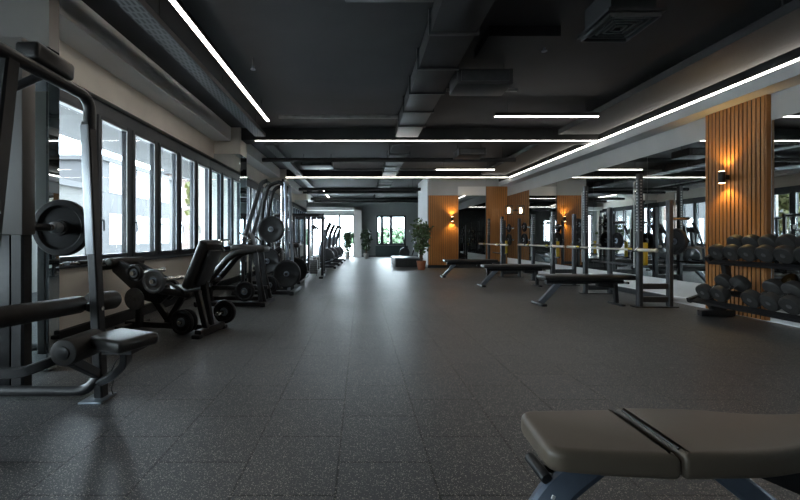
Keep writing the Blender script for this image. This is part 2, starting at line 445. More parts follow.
# cross beams
BEAMS = [-2.0, 2.45, 7.52, 12.10, 16.65]
for y in BEAMS:
    struct('ceiling_beam', bx(-2.32, 4.6 if y < 13 else 2.24, y+.03, y+.40, 2.90, ZC), 'blackp')
struct('ceiling_beam', bx(-2.32, 4.9, YE-.6, YE-.1, 2.86, ZC), 'endwall')

# ================================================================== LIGHT LINES
GL = 'led light lines under the ceiling'
def led(name, label, x0, x1, y0, y1, z, along, body=True, hang=False, h=.012):
    t = thing(name, label, 'ceiling light', ((x0+x1)/2, (y0+y1)/2, z), 0, GL)
    o = t.location
    bx(x0, x1, y0, y1, z, z+h, bev=0).build('diffuser', 'led', t, o)
    if body:
        e = .006
        bx(x0-e, x1+e, y0-e, y1+e, z+.012, z+.06 if hang else z+.028).build('housing', 'black', t, o)
    if hang:
        for k in (.12, .88):
            xx, yy = x0 + (x1-x0)*k, y0 + (y1-y0)*k
            if along == 'x': yy = (y0+y1)/2
            else: xx = (x0+x1)/2
            MB().cyl((xx, yy, z+.06), (xx, yy, ZC), .004, 6).build('cord', 'black', t, o)
    return t
led('led_strip', 'long led line along the lower edge of the soffit over the mirrors', 4.597, 4.617, 1.2, 12.1, 2.872, 'y', h=.018, body=False)
led('led_strip', 'white led line under the first black ceiling beam', -2.04, 4.56, 7.518, 7.532, 2.872, 'x', h=.008)
led('led_strip', 'white led line under the ceiling beam over the nearest machine, above the viewer', -2.04, 4.56, 2.445, 2.468, 2.868, 'x')
led('led_strip', 'white led line under the second black ceiling beam', -2.75, 4.56, 12.075, 12.091, 2.872, 'x', h=.008)
led('led_strip', 'thick led line over the window side machines, running along the room', -1.55, -1.512, 2.87, 6.42, 2.92, 'y', hang=True)
led('led_strip', 'short led line far down the room, running along it', -1.55, -1.51, 15.6, 18.9, 2.92, 'y', hang=True)
led('led_strip', 'short suspended led bar in front of the first black beam', 2.07, 3.66, 6.0, 6.035, 2.868, 'x', hang=True)
led('led_strip', 'short suspended led bar between the first and second black beams', 2.07, 3.66, 10.68, 10.715, 2.868, 'x', hang=True)

# ================================================================== CEILING SERVICES
def service(name, label, cat, mb, m, group=None):
    o = mb.build(name, m); return tag(o, label, cat, group)
for i, (a, b, lab) in enumerate(((2.87, 7.3, 'perforated cable tray over the window side machines before the first beam'),
                                 (8.0, 12.0, 'perforated cable tray between the first and second beams'),
                                 (12.6, 16.5, 'perforated cable tray beyond the second beam'))):
    t = thing('cable_tray', lab, 'cable tray', (-1.885, (a+b)/2, 2.9), 0, 'cable trays')
    bx(-.095, .095, -(b-a)/2, (b-a)/2, 0, .008).build('tray_floor', 'tray', t)
    bx(-.10, -.09, -(b-a)/2, (b-a)/2, 0, .06).box(.09, .10, -(b-a)/2, (b-a)/2, 0, .06).build('tray_rim', 'duct', t)
    for k in range(3):
        y = (k-1)*(b-a)*.36
        for sx in (-.08, .08): MB().cyl((sx, y, .0), (sx, y, ZC-2.9), .005, 6).build('hanger', 'duct', t)
for a, b, lab in ((2.87, 7.3, 'wide black cable tray beside the soffit light before the first beam'), (8.0, 12.0, 'wide black cable tray beside the soffit light between the beams')):
    t = thing('cable_tray', lab, 'cable tray', (4.07, (a+b)/2, 2.94), 0, 'cable trays')
    bx(-.37, .37, -(b-a)/2, (b-a)/2, 0, .008).build('tray_floor', 'traydark', t)
    bx(-.38, -.37, -(b-a)/2, (b-a)/2, 0, .09).box(.37, .38, -(b-a)/2, (b-a)/2, 0, .09).build('tray_rim', 'blackp', t)
    for k in range(3):
        y = (k-1)*(b-a)*.36
        for sx in (-.3, .3): MB().cyl((sx, y, .0), (sx, y, ZC-2.94), .006, 6).build('hanger', 'blackp', t)
for a, b, lab in ((2.87, 7.35, 'long dark duct along the ceiling before the first beam'), (8.0, 12.0, 'long dark duct between the first and second beams'),
                  (12.6, 16.5, 'long dark duct between the second and third beams'), (17.1, 20.0, 'long dark duct beyond the third beam')):
    t = thing('air_duct', lab, 'duct', (.86, (a+b)/2, 2.90), 0, 'air ducts')
    bx(-.21, .21, -(b-a)/2, (b-a)/2, 0, .20, bev=.004).build('duct_shell', 'duct', t)
    n = int((b-a)/.85)
    for k in range(1, n+1):
        y = -(b-a)/2 + k*(b-a)/(n+1)
        bx(-.235, .235, y-.015, y+.015, -.02, .222).build('flange', 'dark', t)
for y, z, r, x0, x1, lab in ((9.1, 2.84, .05, -2.3, 3.6, 'black pipe across the ceiling just past the first beam'), (14.4, 2.85, .06, -2.3, 2.2, 'black pipe across the ceiling past the second beam'),
                             (15.5, 2.86, .05, -2.3, 2.2, 'black pipe across the ceiling nearer the third beam'), (17.9, 2.85, .06, -2.3, 3.4, 'black pipe across the ceiling past the third beam'), (19.2, 2.85, .06, -2.3, 3.4, 'black pipe across the ceiling closest to the end wall')):
    t = thing('ceiling_pipe', lab, 'pipe', (0, y, z)); z0 = -.03 if y != 9.1 else 0
    MB().cyl((x0, 0, z0-.02), (x1, 0, z0-.02), r, 10).build('tube', 'blackp', t)
    for xx in (x0+.3, x1-.3): MB().cyl((xx, 0, 0), (xx, 0, ZC-z), .006, 6).build('hanger', 'blackp', t)
# square air diffuser below its plenum
t = thing('air_diffuser', 'square slatted air diffuser hanging below the ceiling', 'air vent', (2.28, 3.45, 2.84))
f = MB(); 
for a in (.21, .165, .125, .085, .045):
    z = .012 if a < .2 else 0
    for sx, sy in ((1, 0), (-1, 0), (0, 1), (0, -1)):
        if sx: f.box(sx*a-.008, sx*a+.008, -a, a, z, z+.03)
        else: f.box(-a, a, sy*a-.008, sy*a+.008, z, z+.03)
f.build('grille', 'dark', t)
bx(-.24, .24, -.24, .24, .035, .06).build('flange', 'black', t)
bx(-.19, .19, -.19, .19, .06, ZC-2.84).build('plenum', 'blackp', t)
def acbox(label, x0, x1, y0, y1, z0, z1):
    t = thing('fan_coil_unit', label, 'air unit', ((x0+x1)/2, (y0+y1)/2, z0), 0, 'fan coil units'); o = t.location
    bx(x0, x1, y0, y1, z0, z1, bev=.01).build('casing', 'duct', t, o)
    bx(x0+.05, x1-.05, y0-.012, y0, z0+.03, z1-.03).build('grille', 'dark', t, o)
    for sx in (x0+.04, x1-.04): MB().cyl((sx, (y0+y1)/2, z1), (sx, (y0+y1)/2, ZC), .006, 6).build('hanger', 'duct', t, o)
acbox('black fan coil box beside the duct before the first beam', 1.12, 1.78, 4.55, 4.95, 2.80, 2.98)
acbox('black fan coil box by the window side between the first and second beams', -1.5, -.72, 9.6, 10.2, 2.79, 2.97)
acbox('black fan coil box by the mirror side between the first and second beams', 2.1, 2.7, 8.4, 8.9, 2.79, 2.95)
acbox('black fan coil box hanging near the top of the ceiling bay by the window side', -.13, .60, 2.86, 3.2, 2.93, 3.08)
tag(MB().cyl((-1.35, 6.4, 2.99), (.6, 6.4, 2.99), .03, 10).build('ceiling_pipe', 'pipe'), 'grey pipe across the ceiling just before the first beam', 'pipe')
tag(MB().cyl((1.15, 5.25, 2.99), (2.1, 5.25, 2.99), .022, 10).build('ceiling_pipe', 'pipe'), 'short grey pipe behind the fan coil box before the first beam', 'pipe')
tag(MB().cyl((-1.2, 11.3, 2.97), (3.4, 11.3, 2.97), .022, 10).build('ceiling_pipe', 'pipe'), 'grey pipe across the ceiling before the second beam', 'pipe')
tag(MB().box(1.28, 2.0, 3.9, 4.4, 3.02, ZC).build('ceiling_box', 'blackp'), 'flat black box fixed under the ceiling near the slatted diffuser', 'box')
for x, y, lab in ((XD(253, 4.6), 4.6, 'small sprinkler head beside the thick led line'), (1.95, 4.15, 'small sprinkler head behind the slatted diffuser')):
    t = thing('sprinkler', lab, 'sprinkler', (x, y, ZC), 0, 'sprinkler heads')
    MB().cyl((0, 0, 0), (0, 0, -.1), .01, 8).build('pipe', 'pipe', t)
    MB().lathe((0, 0, -.1), (0, 0, -1), [(0, 0), (.012, 0), (.012, .02), (.03, .035), (.03, .04), (0, .04)], 12).build('head', 'steel', t)

# ================================================================== MIRRORS AND WOOD
GM = 'mirror panels on the long wall'
LM = 'tall frameless mirror panel fixed along the long wall behind the racks'
ys = [YP-.001, 11.28, 9.74, 8.20, 6.66, 5.50]
for a, b in zip(ys[1:], ys):
    tag(bx(XR-.012, XR-.002, a+.004, b-.004, .345, 2.40).build('mirror', 'mirror'), LM, 'mirror', GM)
for k in range(4):
    b = 4.645 - k*1.54
    tag(bx(XR-.012, XR-.002, b-1.532, b-.004, .345, 2.40).build('mirror', 'mirror'),
        ('mirror panel behind the dumbbell rack beside the slatted column', 'second mirror panel from the slatted column along the dumbbell rack',
         'third mirror panel from the slatted column past the dumbbell rack', 'fourth mirror panel from the slatted column past the dumbbell rack')[k], 'mirror', 'mirror panels by the dumbbell rack')
tag(bx(3.26, 4.16, YP-.014, YP-.002, .10, 2.42).build('mirror', 'mirrord'), 'dark smoked mirror panel between two wood slat panels on the far partition', 'mirror')
struct('trim_12', bx(3.245, 4.17, YP-.02, YP, 2.42, 2.72), 'wallw')
def slats(name, label, x0, x1, y0, y1, z0, z1, n, axis):
    t = thing(name, label, 'wall panel', ((x0+x1)/2, (y0+y1)/2, z0), 0, 'wood slat panels'); o = t.location
    f = MB()
    if axis == 'y':      # panel faces -x, slats spread along y
        bx(x0+.035, x1, y0, y1, z0, z1).build('backing', 'blackp', t, o)
        p = (y1-y0)/n
        g = MB()
        for k in range(n):
            f.box(x0, x0+.004, y0+k*p+.0075, y0+(k+1)*p-.0075, z0, z1)
            g.box(x0+.004, x0+.035, y0+k*p+.008, y0+(k+1)*p-.008, z0, z1)
        g.build('slat_core', 'blackp', t, o)
    else:
        bx(x0, x1, y0+.025, y1, z0, z1).build('backing', 'blackp', t, o)
        p = (x1-x0)/n
        g = MB()
        for k in range(n):
            f.box(x0+k*p+.005, x0+(k+1)*p-.005, y0, y0+.004, z0, z1)
            g.box(x0+k*p+.006, x0+(k+1)*p-.006, y0+.004, y0+.025, z0, z1)
        g.build('slat_core', 'blackp', t, o)
    f.build('slats', 'wood', t, o); return t
t = slats('wood_slat_panel', 'tall honey wood slat column beside the dumbbell rack', 4.84, 4.898, 4.672, 5.487, .012, 2.715, 15, 'y')
f = bx(4.84, 4.897, 4.658, 4.670, .012, 2.715); f.build('edge_board', 'wood', t, t.location)
slats('wood_slat_panel', 'wide wood slat panel at the open end of the far partition', 2.245, 3.245, YP-.06, YP-.001, .10, 2.42, 14, 'x')
slats('wood_slat_panel', 'wood slat panel in the far corner beside the long mirror', 4.17, 4.88, YP-.06, YP-.001, .10, 2.72, 11, 'x')
GS = 'wall lamps'
def sconce(label, loc, direction, pw):
    t = thing('wall_lamp', label, 'wall lamp', loc, 0, GS)
    dx, dy = direction
    MB().cyl((0, 0, -.075), (0, 0, .075), .038, 20, .004).build('shade', 'black', t)
    MB().box(*( (.03, .085, -.02, .02) if dx else (-.02, .02, .03, .085)), -.03, .03).build('bracket', 'black', t)
    for s in (1, -1):
        MB().cyl((0, 0, s*.0755), (0, 0, s*.079), .032, 16).build('bulb', 'lamp', t)
        l = bpy.data.lights.new('lamp_light', 'SPOT'); l.energy = pw; l.color = (1, .66, .22); l.spot_size = math.radians(120); l.spot_blend = .7; l.shadow_soft_size = .03
        lo = bpy.data.objects.new('lamp_light', l); C.objects.link(lo); lo.parent = t
        lo.location = (0, 0, s*.10); lo.rotation_euler = (0 if s < 0 else PI, 0, 0)
sconce('black up and down wall lamp glowing on the tall wood slat column', (4.755, 5.14, 1.80), (1, 0), 4.5)
sconce('black up and down wall lamp glowing on the wide wood slat panel of the partition', (3.02, YP-.14, 1.63), (0, 1), 7)
t = thing('wall_lantern', 'square lit glass lantern on the long mirror near the far corner', 'wall lamp', (4.70, 12.40, 1.88), 0, GS)
MB().box(-.09, .09, -.09, .09, -.14, -.12).box(-.09, .09, -.09, .09, .13, .15).box(-.09, -.075, -.09, -.075, -.12, .13).box(.075, .09, -.09, -.075, -.12, .13).box(-.09, -.075, .075, .09, -.12, .13).box(.075, .09, .075, .09, -.12, .13).build('cage', 'black', t)
MB().lathe((0, 0, -.10), (0, 0, 1), [(0, 0), (.04, .01), (.05, .08), (.035, .18), (0, .19)], 16).build('bulb', 'screen', t)
MB().box(.09, .186, -.02, .02, -.02, .02).build('bracket', 'black', t)

# ================================================================== small gym pieces
def plate_mb(R=.2, T=.022, c=(0, 0, 0), axis=(0, 0, 1)):
    pr = [(.026, -T*.8), (.05, -T*.8), (.055, -T*.45), (R*.72, -T*.4), (R*.80, -T), (R*.96, -T), (R, -T*.7), (R, T*.7), (R*.96, T), (R*.80, T), (R*.72, T*.4), (.055, T*.45), (.05, T*.8), (.026, T*.8), (.026, -T*.8)]
    return MB().lathe(c, axis, pr, 36)
def plate(label, loc, axis, R=.2, T=.024, m='rubber', group='weight plates'):
    t = thing('weight_plate', label, 'weight plate', loc, 0, group)
    plate_mb(R, T, (0, 0, 0), axis).build('disc', m, t)
    a = Vector(axis).normalized()
    MB().lathe(a*(-T*1.05), axis, [(.027, 0), (.046, 0), (.046, T*2.1), (.027, T*2.1), (.027, 0)], 20).build('hub_ring', 'steel', t)
    return t
def roller(mb, p, q, r):
    mb.cyl(p, q, r, 24, .012)
def barbell(label, x, yc, z, L=2.2, group='barbells on the racks', S=.42):
    t = thing('barbell', label, 'barbell', (x, yc, z), 0, group)
    MB().cyl((0, -L/2+S, 0), (0, L/2-S, 0), .0155, 12).build('shaft', 'brass', t)
    for s in (-1, 1):
        MB().cyl((0, s*(L/2-S), 0), (0, s*L/2, 0), .025, 14, .003).build('sleeve', 'brass', t)
        MB().cyl((0, s*(L/2-S-.03), 0), (0, s*(L/2-S), 0), .036, 14, .004).build('collar', 'chrome', t)
    return t

# ------------------------------------------------------------------ half racks on the mirror side
def half_rack(label, x, y, depth, width, ht, hb, sw=.07):
    t = thing('squat_rack', label, 'squat rack', (x, y, 0), 0, 'half racks by the mirrors')
    for k, yy in enumerate((0, width)):
        MB().sq([(0, yy, .0), (0, yy, ht)], sw, sw, up=(0, 1, 0)).build('upright', 'dark', t)
        MB().sq([(depth, yy, .0), (depth, yy, hb)], sw, sw, up=(0, 1, 0)).build('rear_upright', 'dark', t)
        MB().box(-.09, depth+.09, yy-.06, yy+.06, 0, .012).build('foot_plate', 'black', t)
        MB().sq([(sw/2, yy, .11), (depth-sw/2, yy, .11)], .05, .08).build('lower_rail', 'dark', t)
        MB().sq([(sw/2, yy, .30), (depth-sw/2, yy, .30)], .05, .08).build('upper_rail', 'dark', t)
        # pale drilled strips on the faces toward the aisle and toward the viewer
        mb = MB()
        zz = 1.1
        while zz < ht - .08:
            mb.box(-.010, .010, yy-sw/2-.002, yy-sw/2+.002, zz, zz+.022)
            mb.box(-sw/2-.002, -sw/2+.002, yy-.010, yy+.010, zz, zz+.022); zz += .045
        mb.build('hole_marks', 'perf', t)
        # bright guide rod beside the upright
        MB().tube([(0, yy+.11, .56), (0, yy+.11, ht-.1), (0, yy+.03, ht-.1)], .010, 8, .03).build('guide_rod', 'perf', t)
        MB().box(-.135, -.035, yy-.05, yy+.05, .800, .815).box(-.137, -.127, yy-.05, yy+.05, .80, .86).build('bar_hook', 'black', t)
        MB().box(-.1385, -.137, yy-.045, yy+.045, .83, .858).build('hook_liner', 'yellow', t)
    MB().sq([(depth, 0, .12), (depth, width, .12)], .06, .08).build('rear_lower_rail', 'dark', t)
    MB().box(.10, .15, .03, .08, .60, .93, bev=.01).build('safety_sleeve', 'yellow', t)
    MB().sq([(.125, -.03, .59), (.125, width, .59)], .03, .03).build('safety_strap', 'black', t)
    for zz in (.95, 1.28):
        for yy in (0, width):
            s = -1 if yy == 0 else 1
            MB().cyl((depth+sw/2, yy, zz), (depth+sw/2+.24, yy, zz), .024, 12).build('weight_horn', 'chrome', t)
    return t
half_rack('tall half rack nearest the dumbbell rack, behind the closest flat bench', 4.04, 5.66, .44, 1.36, 1.93, 1.55)
half_rack('half rack between the tall rack and the far corner, behind the second flat bench', 4.04, 8.2, .44, .95, 1.55, 1.5)
half_rack('half rack nearest the far partition, behind the farthest flat bench', 3.62, 10.0, .44, 1.05, 1.55, 1.5)
barbell('bare steel barbell on the tall half rack nearest the dumbbells', 3.945, 6.33, .832, 2.26, S=.34)
barbell('bare steel barbell on the middle half rack', 3.945, 8.68, .832)
barbell('bare steel barbell on the half rack by the far partition', 3.525, 10.5, .832)
GP = 'weight plates stored on the half racks'
plate('black weight plate on the upper rear horn of the tall half rack', (4.57, 5.66, .95), (1, 0, 0), .19, .025, group=GP)
plate('black weight plate on the far lower horn of the tall half rack', (4.61, 7.02, .95), (1, 0, 0), .15, .02, group=GP)
plate('black weight plate on the near lower horn of the middle half rack', (4.61, 8.2, .95), (1, 0, 0), .19, .025, group=GP)
plate('black weight plate on the near upper horn of the middle half rack', (4.61, 8.2, 1.28), (1, 0, 0), .12, .02, group=GP)
plate('black weight plate on the far lower horn of the middle half rack', (4.61, 9.15, .95), (1, 0, 0), .19, .025, group=GP)
plate('black weight plate on the near lower horn of the half rack by the partition', (4.19, 10.0, .95), (1, 0, 0), .17, .025, group=GP)
plate('black weight plate on the near upper horn of the half rack by the partition', (4.19, 10.0, 1.28), (1, 0, 0), .12, .02, group=GP)
plate('black weight plate on the far lower horn of the half rack by the partition', (4.19, 11.05, .95), (1, 0, 0), .17, .025, group=GP)
plate('black weight plate on the far upper horn of the half rack by the partition', (4.19, 11.05, 1.28), (1, 0, 0), .12, .02, group=GP)

# ------------------------------------------------------------------ flat benches
def flat_bench(label, loc, rz):
    t = thing('flat_bench', label, 'weight bench', loc, rz, 'flat benches on the open floor')
    MB().obox((.70, 0, .415), (1.36, .29, .075), (0, 0, 0), .028, 3).build('pad', 'leather', t)
    MB().sq([(.10, 0, .345), (1.25, 0, .345)], .07, .06).build('frame_rail', 'black', t)
    MB().sq([(.30, 0, .33), (.02, 0, .03)], .06, .08, up=(1, 0, 0)).build('leg', 'steel', t)
    MB().obox((.0, 0, .018), (.08, .36, .036), (0, 0, 0), .008).build('foot', 'black', t)
    MB().sq([(1.14, 0, .33), (1.16, 0, .03)], .05, .06, up=(1, 0, 0)).build('leg', 'black', t)
    MB().obox((1.16, 0, .015), (.06, .34, .03), (0, 0, 0), .008).build('foot', 'black', t)
    MB().obox((.98, 0, .30), (.22, .10, .07), (0, .1, 0), .01).build('seat_bracket', 'black', t)
    MB().cyl((1.30, -.06, .33), (1.30, .06, .33), .018, 10).build('handle', 'chrome', t)
    return t
flat_bench('closest of three flat black benches on the open floor before the tall half rack', (2.67, 5.85, 0), 0)
flat_bench('middle of the three flat black benches before the half racks', (2.50, 8.1, 0), 0)
flat_bench('farthest of the three flat black benches, toward the far partition', (2.10, 10.0, 0), 0)

# ------------------------------------------------------------------ big bench close to the viewer
def pad_mb(outline, z0, z1, bev):
    t = MB(); s = bmesh.new()
    a = [s.verts.new((x, y, z0)) for x, y in outline]; s.faces.new(a)
    r = bmesh.ops.extrude_face_region(s, geom=list(s.faces))
    bmesh.ops.translate(s, vec=(0, 0, z1-z0), verts=[v for v in r['geom'] if isinstance(v, bmesh.types.BMVert)])
    bmesh.ops.recalc_face_normals(s, faces=s.faces)
    ed = [e for e in s.edges if abs(e.verts[0].co.z-e.verts[1].co.z) < 1e-5]
    bmesh.ops.bevel(s, geom=ed, offset=bev, segments=5, profile=.5, affect='EDGES')
    t._merge(s); return t
def round_poly(pts, r, n=5):
    v = [Vector((p[0], p[1], 0)) for p in pts]; out = []
    for i, p in enumerate(v):
        a, b = v[i-1], v[(i+1) % len(v)]; rr = r[i] if isinstance(r, (list, tuple)) else r
        d1, d2 = a-p, b-p; l = min(rr, d1.length*.48, d2.length*.48)
        s0, s1 = p + d1.normalized()*l, p + d2.normalized()*l
        for k in range(n+1):
            q = k/n; c = s0*(1-q)**2 + p*2*q*(1-q) + s1*q*q; out.append((c.x, c.y))
    return out
t = thing('adjustable_bench', 'big black adjustable bench with grey legs closest to the viewer', 'weight bench', (1.1, 1.13, 0))
o = t.location
B0, B1 = .985, 1.262
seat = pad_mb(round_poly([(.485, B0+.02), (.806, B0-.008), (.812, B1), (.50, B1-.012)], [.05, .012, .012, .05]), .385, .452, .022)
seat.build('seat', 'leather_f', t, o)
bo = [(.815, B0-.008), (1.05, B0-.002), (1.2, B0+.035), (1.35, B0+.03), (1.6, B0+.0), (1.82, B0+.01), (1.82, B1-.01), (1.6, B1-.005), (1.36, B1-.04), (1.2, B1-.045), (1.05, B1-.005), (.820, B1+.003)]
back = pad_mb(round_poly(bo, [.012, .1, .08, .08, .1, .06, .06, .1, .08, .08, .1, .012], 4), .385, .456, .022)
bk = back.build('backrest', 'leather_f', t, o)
# piped seams running round both pads
zz = .418
for nm, ol in (('backrest_piping', [(.822, B0+.024), (.825, B1-.03)]),):
    MB().tube([(ol[0][0], ol[0][1], .4505 if nm[0] == 's' else .4545), (ol[1][0], ol[1][1], .4505 if nm[0] == 's' else .4545)], .0035, 8).build(nm, 'leather', t, o)
MB().sq([(.62, 1.125, .36), (1.70, 1.125, .36)], .08, .05).build('frame_rail', 'black', t, o)
lg = MB().sq([(.62, 1.05, .395), (.50, 1.01, .345), (.415, 1.01, .20), (.40, 1.01, .03)], .075, .07, .10, up=(1, 0, 0), fn=6).build('leg', 'bluesteel', t, o)
MB().obox((.470, .9735, .335), (.012, .003, .012), (0, .5, 0)).obox((.480, .9735, .352), (.008, .003, .010), (0, .5, 0)).build('white_mark', 'white_mark', t, o)
MB().obox((.40, 1.11, .02), (.09, .52, .04), (0, 0, 0), .01).build('foot', 'black', t, o)
MB().sq([(.96, 1.09, .385), (1.12, 1.08, .26), (1.34, 1.08, .12)], .06, .06, .05).build('strut', 'bluesteel', t, o)
MB().prism([(1.0, 1.06, .385), (1.22, 1.06, .385), (1.22, 1.06, .29)], (0, .05, 0)).build('bracket', 'black', t, o)
MB().sq([(1.30, 1.13, .36), (1.46, 1.13, .05)], .07, .07, up=(1, 0, 0)).build('leg', 'bluesteel', t, o)
MB().obox((1.48, 1.13, .02), (.09, .50, .04), (0, 0, 0), .01).build('foot', 'black', t, o)
MB().sq([(.42, 1.11, .07), (1.46, 1.13, .07)], .07, .07).build('base_rail', 'bluesteel', t, o)
k = MB().cyl((.468, 1.085, .392), (.478, 1.00, .380), .0155, 16, .005); k.build('pull_knob', 'black', t, o)
MB().cyl((.475, 1.045, .385), (.58, 1.045, .372), .009, 10).build('knob_pin', 'black', t, o)

# ------------------------------------------------------------------ dumbbell rack and dumbbells
t = thing('dumbbell_rack', 'black two tier dumbbell rack before the wood slat column', 'dumbbell rack', (4.55, 4.1, 0))
o = t.location
for y in (5.0, 3.2):
    MB().sq([(4.34, y, .04), (4.77, y, .04)], .07, .075).build('foot', 'black', t, o)
    MB().prism([(4.50, y-.03, .07), (4.62, y-.03, .07), (4.44, y-.03, .30), (4.38, y-.03, .24)], (0, .06, 0)).build('lower_bracket', 'black', t, o)
    MB().sq([(4.62, y, .06), (4.70, y, .5), (4.62, y, .84), (4.44, y, .72)], .06, .08, .08, up=(1, 0, 0)).build('side_frame', 'black', t, o)
    MB().sq([(4.68, y, .36), (4.20, y, .20)], .06, .06).build('tier_arm', 'black', t, o)
def tier(xf, zf, xr, zr, nm):
    # two angle rails carry the heads from below
    for x, z in ((xf, zf), (xr, zr)):
        a = math.atan2(zr-zf, xr-xf)
        MB().obox((x, 4.03, z-.125), (.08, 1.85, .012), (0, -a, 0)).obox((x-.045*math.cos(a), 4.03, z-.125-.045*math.sin(a)+.0), (.008, 1.85, .03), (0, -a, 0)).build(nm, 'black', t, o)
tier(4.45, .83, 4.68, .945, 'upper_rail'); tier(4.24, .345, 4.47, .462, 'lower_rail')
def dumbbell(label, xf, yf, zf, xr, yr, zr, R=.09, first=[None]):
    A, B = Vector((xf, yf, zf)), Vector((xr, yr, zr)); ax = (B-A).normalized(); L = (B-A).length
    ce = (A+B)/2
    t = thing('dumbbell', label, 'dumbbell', ce, 0, 'dumbbells on the two tier rack')
    MB().cyl(-ax*L/2, ax*L/2, .016, 14).build('handle', 'chrome', t)
    for s in (-1, 1):
        h = MB().lathe(ax*s*(L/2-.045), ax*s, [(0, 0), (R*.8, 0), (R*.97, .012), (R, .025), (R, .075), (R*.95, .088), (R*.86, .092), (R*.84, .088), (0, .088)], 28).build('head', 'rubber3', t)
        MB().lathe(ax*s*(L/2-.045+.088), ax*s, [(0, .004), (.022, .004), (.024, 0), (0, 0)], 16).build('end_cap', 'iron', h)
ordn = ['first', 'second', 'third', 'fourth', 'fifth', 'sixth', 'seventh']
for i, y in enumerate((4.86, 4.665, 4.47, 4.275, 4.08, 3.885)):
    dumbbell(f'black round dumbbell, {ordn[i]} along the upper tier counting from the slat column end', 4.45, y, .83, 4.68, y+.0, .945, .097)
for i, y in enumerate((4.80, 4.60, 4.22, 4.025, 3.83)):
    dumbbell(f'black round dumbbell, {ordn[i]} along the lower tier counting from the slat column end', 4.24, y, .345, 4.47, y, .462, .096)

# ================================================================== NEAR MACHINE (window side)
t = thing('leg_station', 'large black frame machine with thigh rollers and small seat, nearest on the window side', 'gym machine', (-1.7, 2.4, 0))
o = t.location
PX, PY = -1.697, 2.44
MB().sq([(-1.625, PY, .01), (-1.705, PY, 1.72)], .055, .068, up=(0, 1, 0)).build('upright', 'black', t, o)
MB().obox((-1.687, PY-.038, 1.30), (.050, .008, .80), (0, -.0468, 0), .003).build('cover_plate', 'cover', t, o, label='pale grey steel cover plate')
MB().box(-1.70, -1.565, PY-.10, PY+.06, 0, .012, bev=.003).build('foot_plate', 'steel', t, o)
MB().tube([(PX, PY, 1.68), (PX, PY, 1.875), (PX, 1.15, 1.90)], .034, 16, .14, 8).build('top_tube', 'black', t, o)
MB().sq([(PX-.01, 1.89, 1.90), (PX-.03, 1.70, .04)], .065, .075, up=(0, 1, 0)).build('slanted_post', 'black', t, o)
MB().tube([(PX, 2.10, 1.885), (-1.80, 2.01, 1.772)], .022, 12).build('peg', 'dark', t, o)
MB().obox((PX-.03, 2.14, 1.965), (.13, .27, .10), (-.05, 0, 0), .022, 3).build('head_bumper', 'leather', t, o)
MB().box(-2.75, -2.085, 2.40, 2.50, 1.02, 2.24, bev=.006).build('weight_shroud', 'shroud', t, o, label='dark grey sheet metal shroud')
MB().box(-2.66, -2.19, 2.43, 2.50, .06, 1.02, bev=.004).build('weight_stack', 'black', t, o)
MB().sq([(-2.14, 2.46, .02), (-2.14, 2.46, 1.05)], .08, .08, up=(0, 1, 0)).build('rear_post', 'black', t, o)
MB().sq([(-2.70, 2.46, .02), (-2.70, 2.46, 1.05)], .08, .08, up=(0, 1, 0)).build('rear_post', 'black', t, o)
MB().tube([(-2.9, 2.41, .055), (-1.70, 2.41, .055), (-1.63, 2.43, .14)], .032, 14, .06).build('base_tube', 'black', t, o)
MB().cyl((-2.12, 2.47, 1.072), (-2.12, 2.64, 1.072), .025, 16).build('weight_horn', 'black', t, o)
MB().cyl((-2.12, 2.675, 1.072), (-2.12, 2.738, 1.072), .038, 20, .006).build('plate_collar', 'cover', t, o)
hn = MB().cyl((-2.12, 2.64, 1.072), (-2.12, 2.86, 1.072), .024, 16, .004); hn.build('horn_sleeve', 'chrome', t, o)
MB().cyl((-1.80, 1.55, .625), (-1.80, 2.50, .575), .055, 24, .012).build('thigh_roller', 'foam', t, o)
MB().cyl((-1.80, 2.60, .570), (-1.80, 2.84, .553), .066, 24, .014).build('thigh_roller', 'foam', t, o)
MB().cyl((-1.80, 1.5, .628), (-1.80, 2.82, .552), .018, 12).build('roller_bar', 'black', t, o)
MB().sq([(-1.80, 2.55, .56), (-1.71, 2.47, .56)], .04, .05).build('roller_bracket', 'dark', t, o)
rl = MB().cyl((-1.53, 2.0, .408), (-1.53, 2.25, .408), .072, 28, .014).build('knee_roller', 'foam', t, o)
MB().cyl((-1.53, 1.992, .408), (-1.53, 2.002, .408), .036, 20, .003).build('roller_cap', 'black', rl)
for c in rl.children:                                   # child meshes share the thing's local frame
    c.data.transform(Matrix.Translation(-Vector(o)))
MB().obox((-1.355, 2.20, .425), (.32, .25, .07), (0, 0, -.40), .025, 3).build('seat', 'leather', t, o)
MB().sq([(-1.33, 2.2, .385), (-1.36, 2.26, .28), (-1.50, 2.36, .17), (-1.62, 2.43, .11)], .045, .06, .07, up=(0, 1, 0)).build('seat_arm', 'black', t, o)
MB().obox((-1.33, 2.2, .375), (.16, .16, .02)).build('seat_plate', 'black', t, o)
MB().sq([(-1.56, 2.1, .34), (-1.63, 2.41, .16)], .04, .055).build('roller_arm', 'black', t, o)
MB().sq([(-1.95, 1.98, .315), (-1.72, 1.98, .315), (-1.58, 2.03, .37), (-1.53, 2.06, .41)], .04, .05, .05).build('roller_arm', 'black', t, o)
MB().sq([(-2.55, 2.0, .315), (-1.93, 1.98, .315)], .04, .05).build('lower_link', 'black', t, o)
MB().cyl((-1.95, 1.95, .315), (-1.95, 2.02, .315), .04, 18, .004).build('pivot', 'dark', t, o)
for xx, zz in ((-1.652, .56), (-1.631, .11)):
    MB().cyl((xx+.026, PY, zz), (xx+.038, PY, zz), .014, 10).build('bolt', 'chrome', t, o)
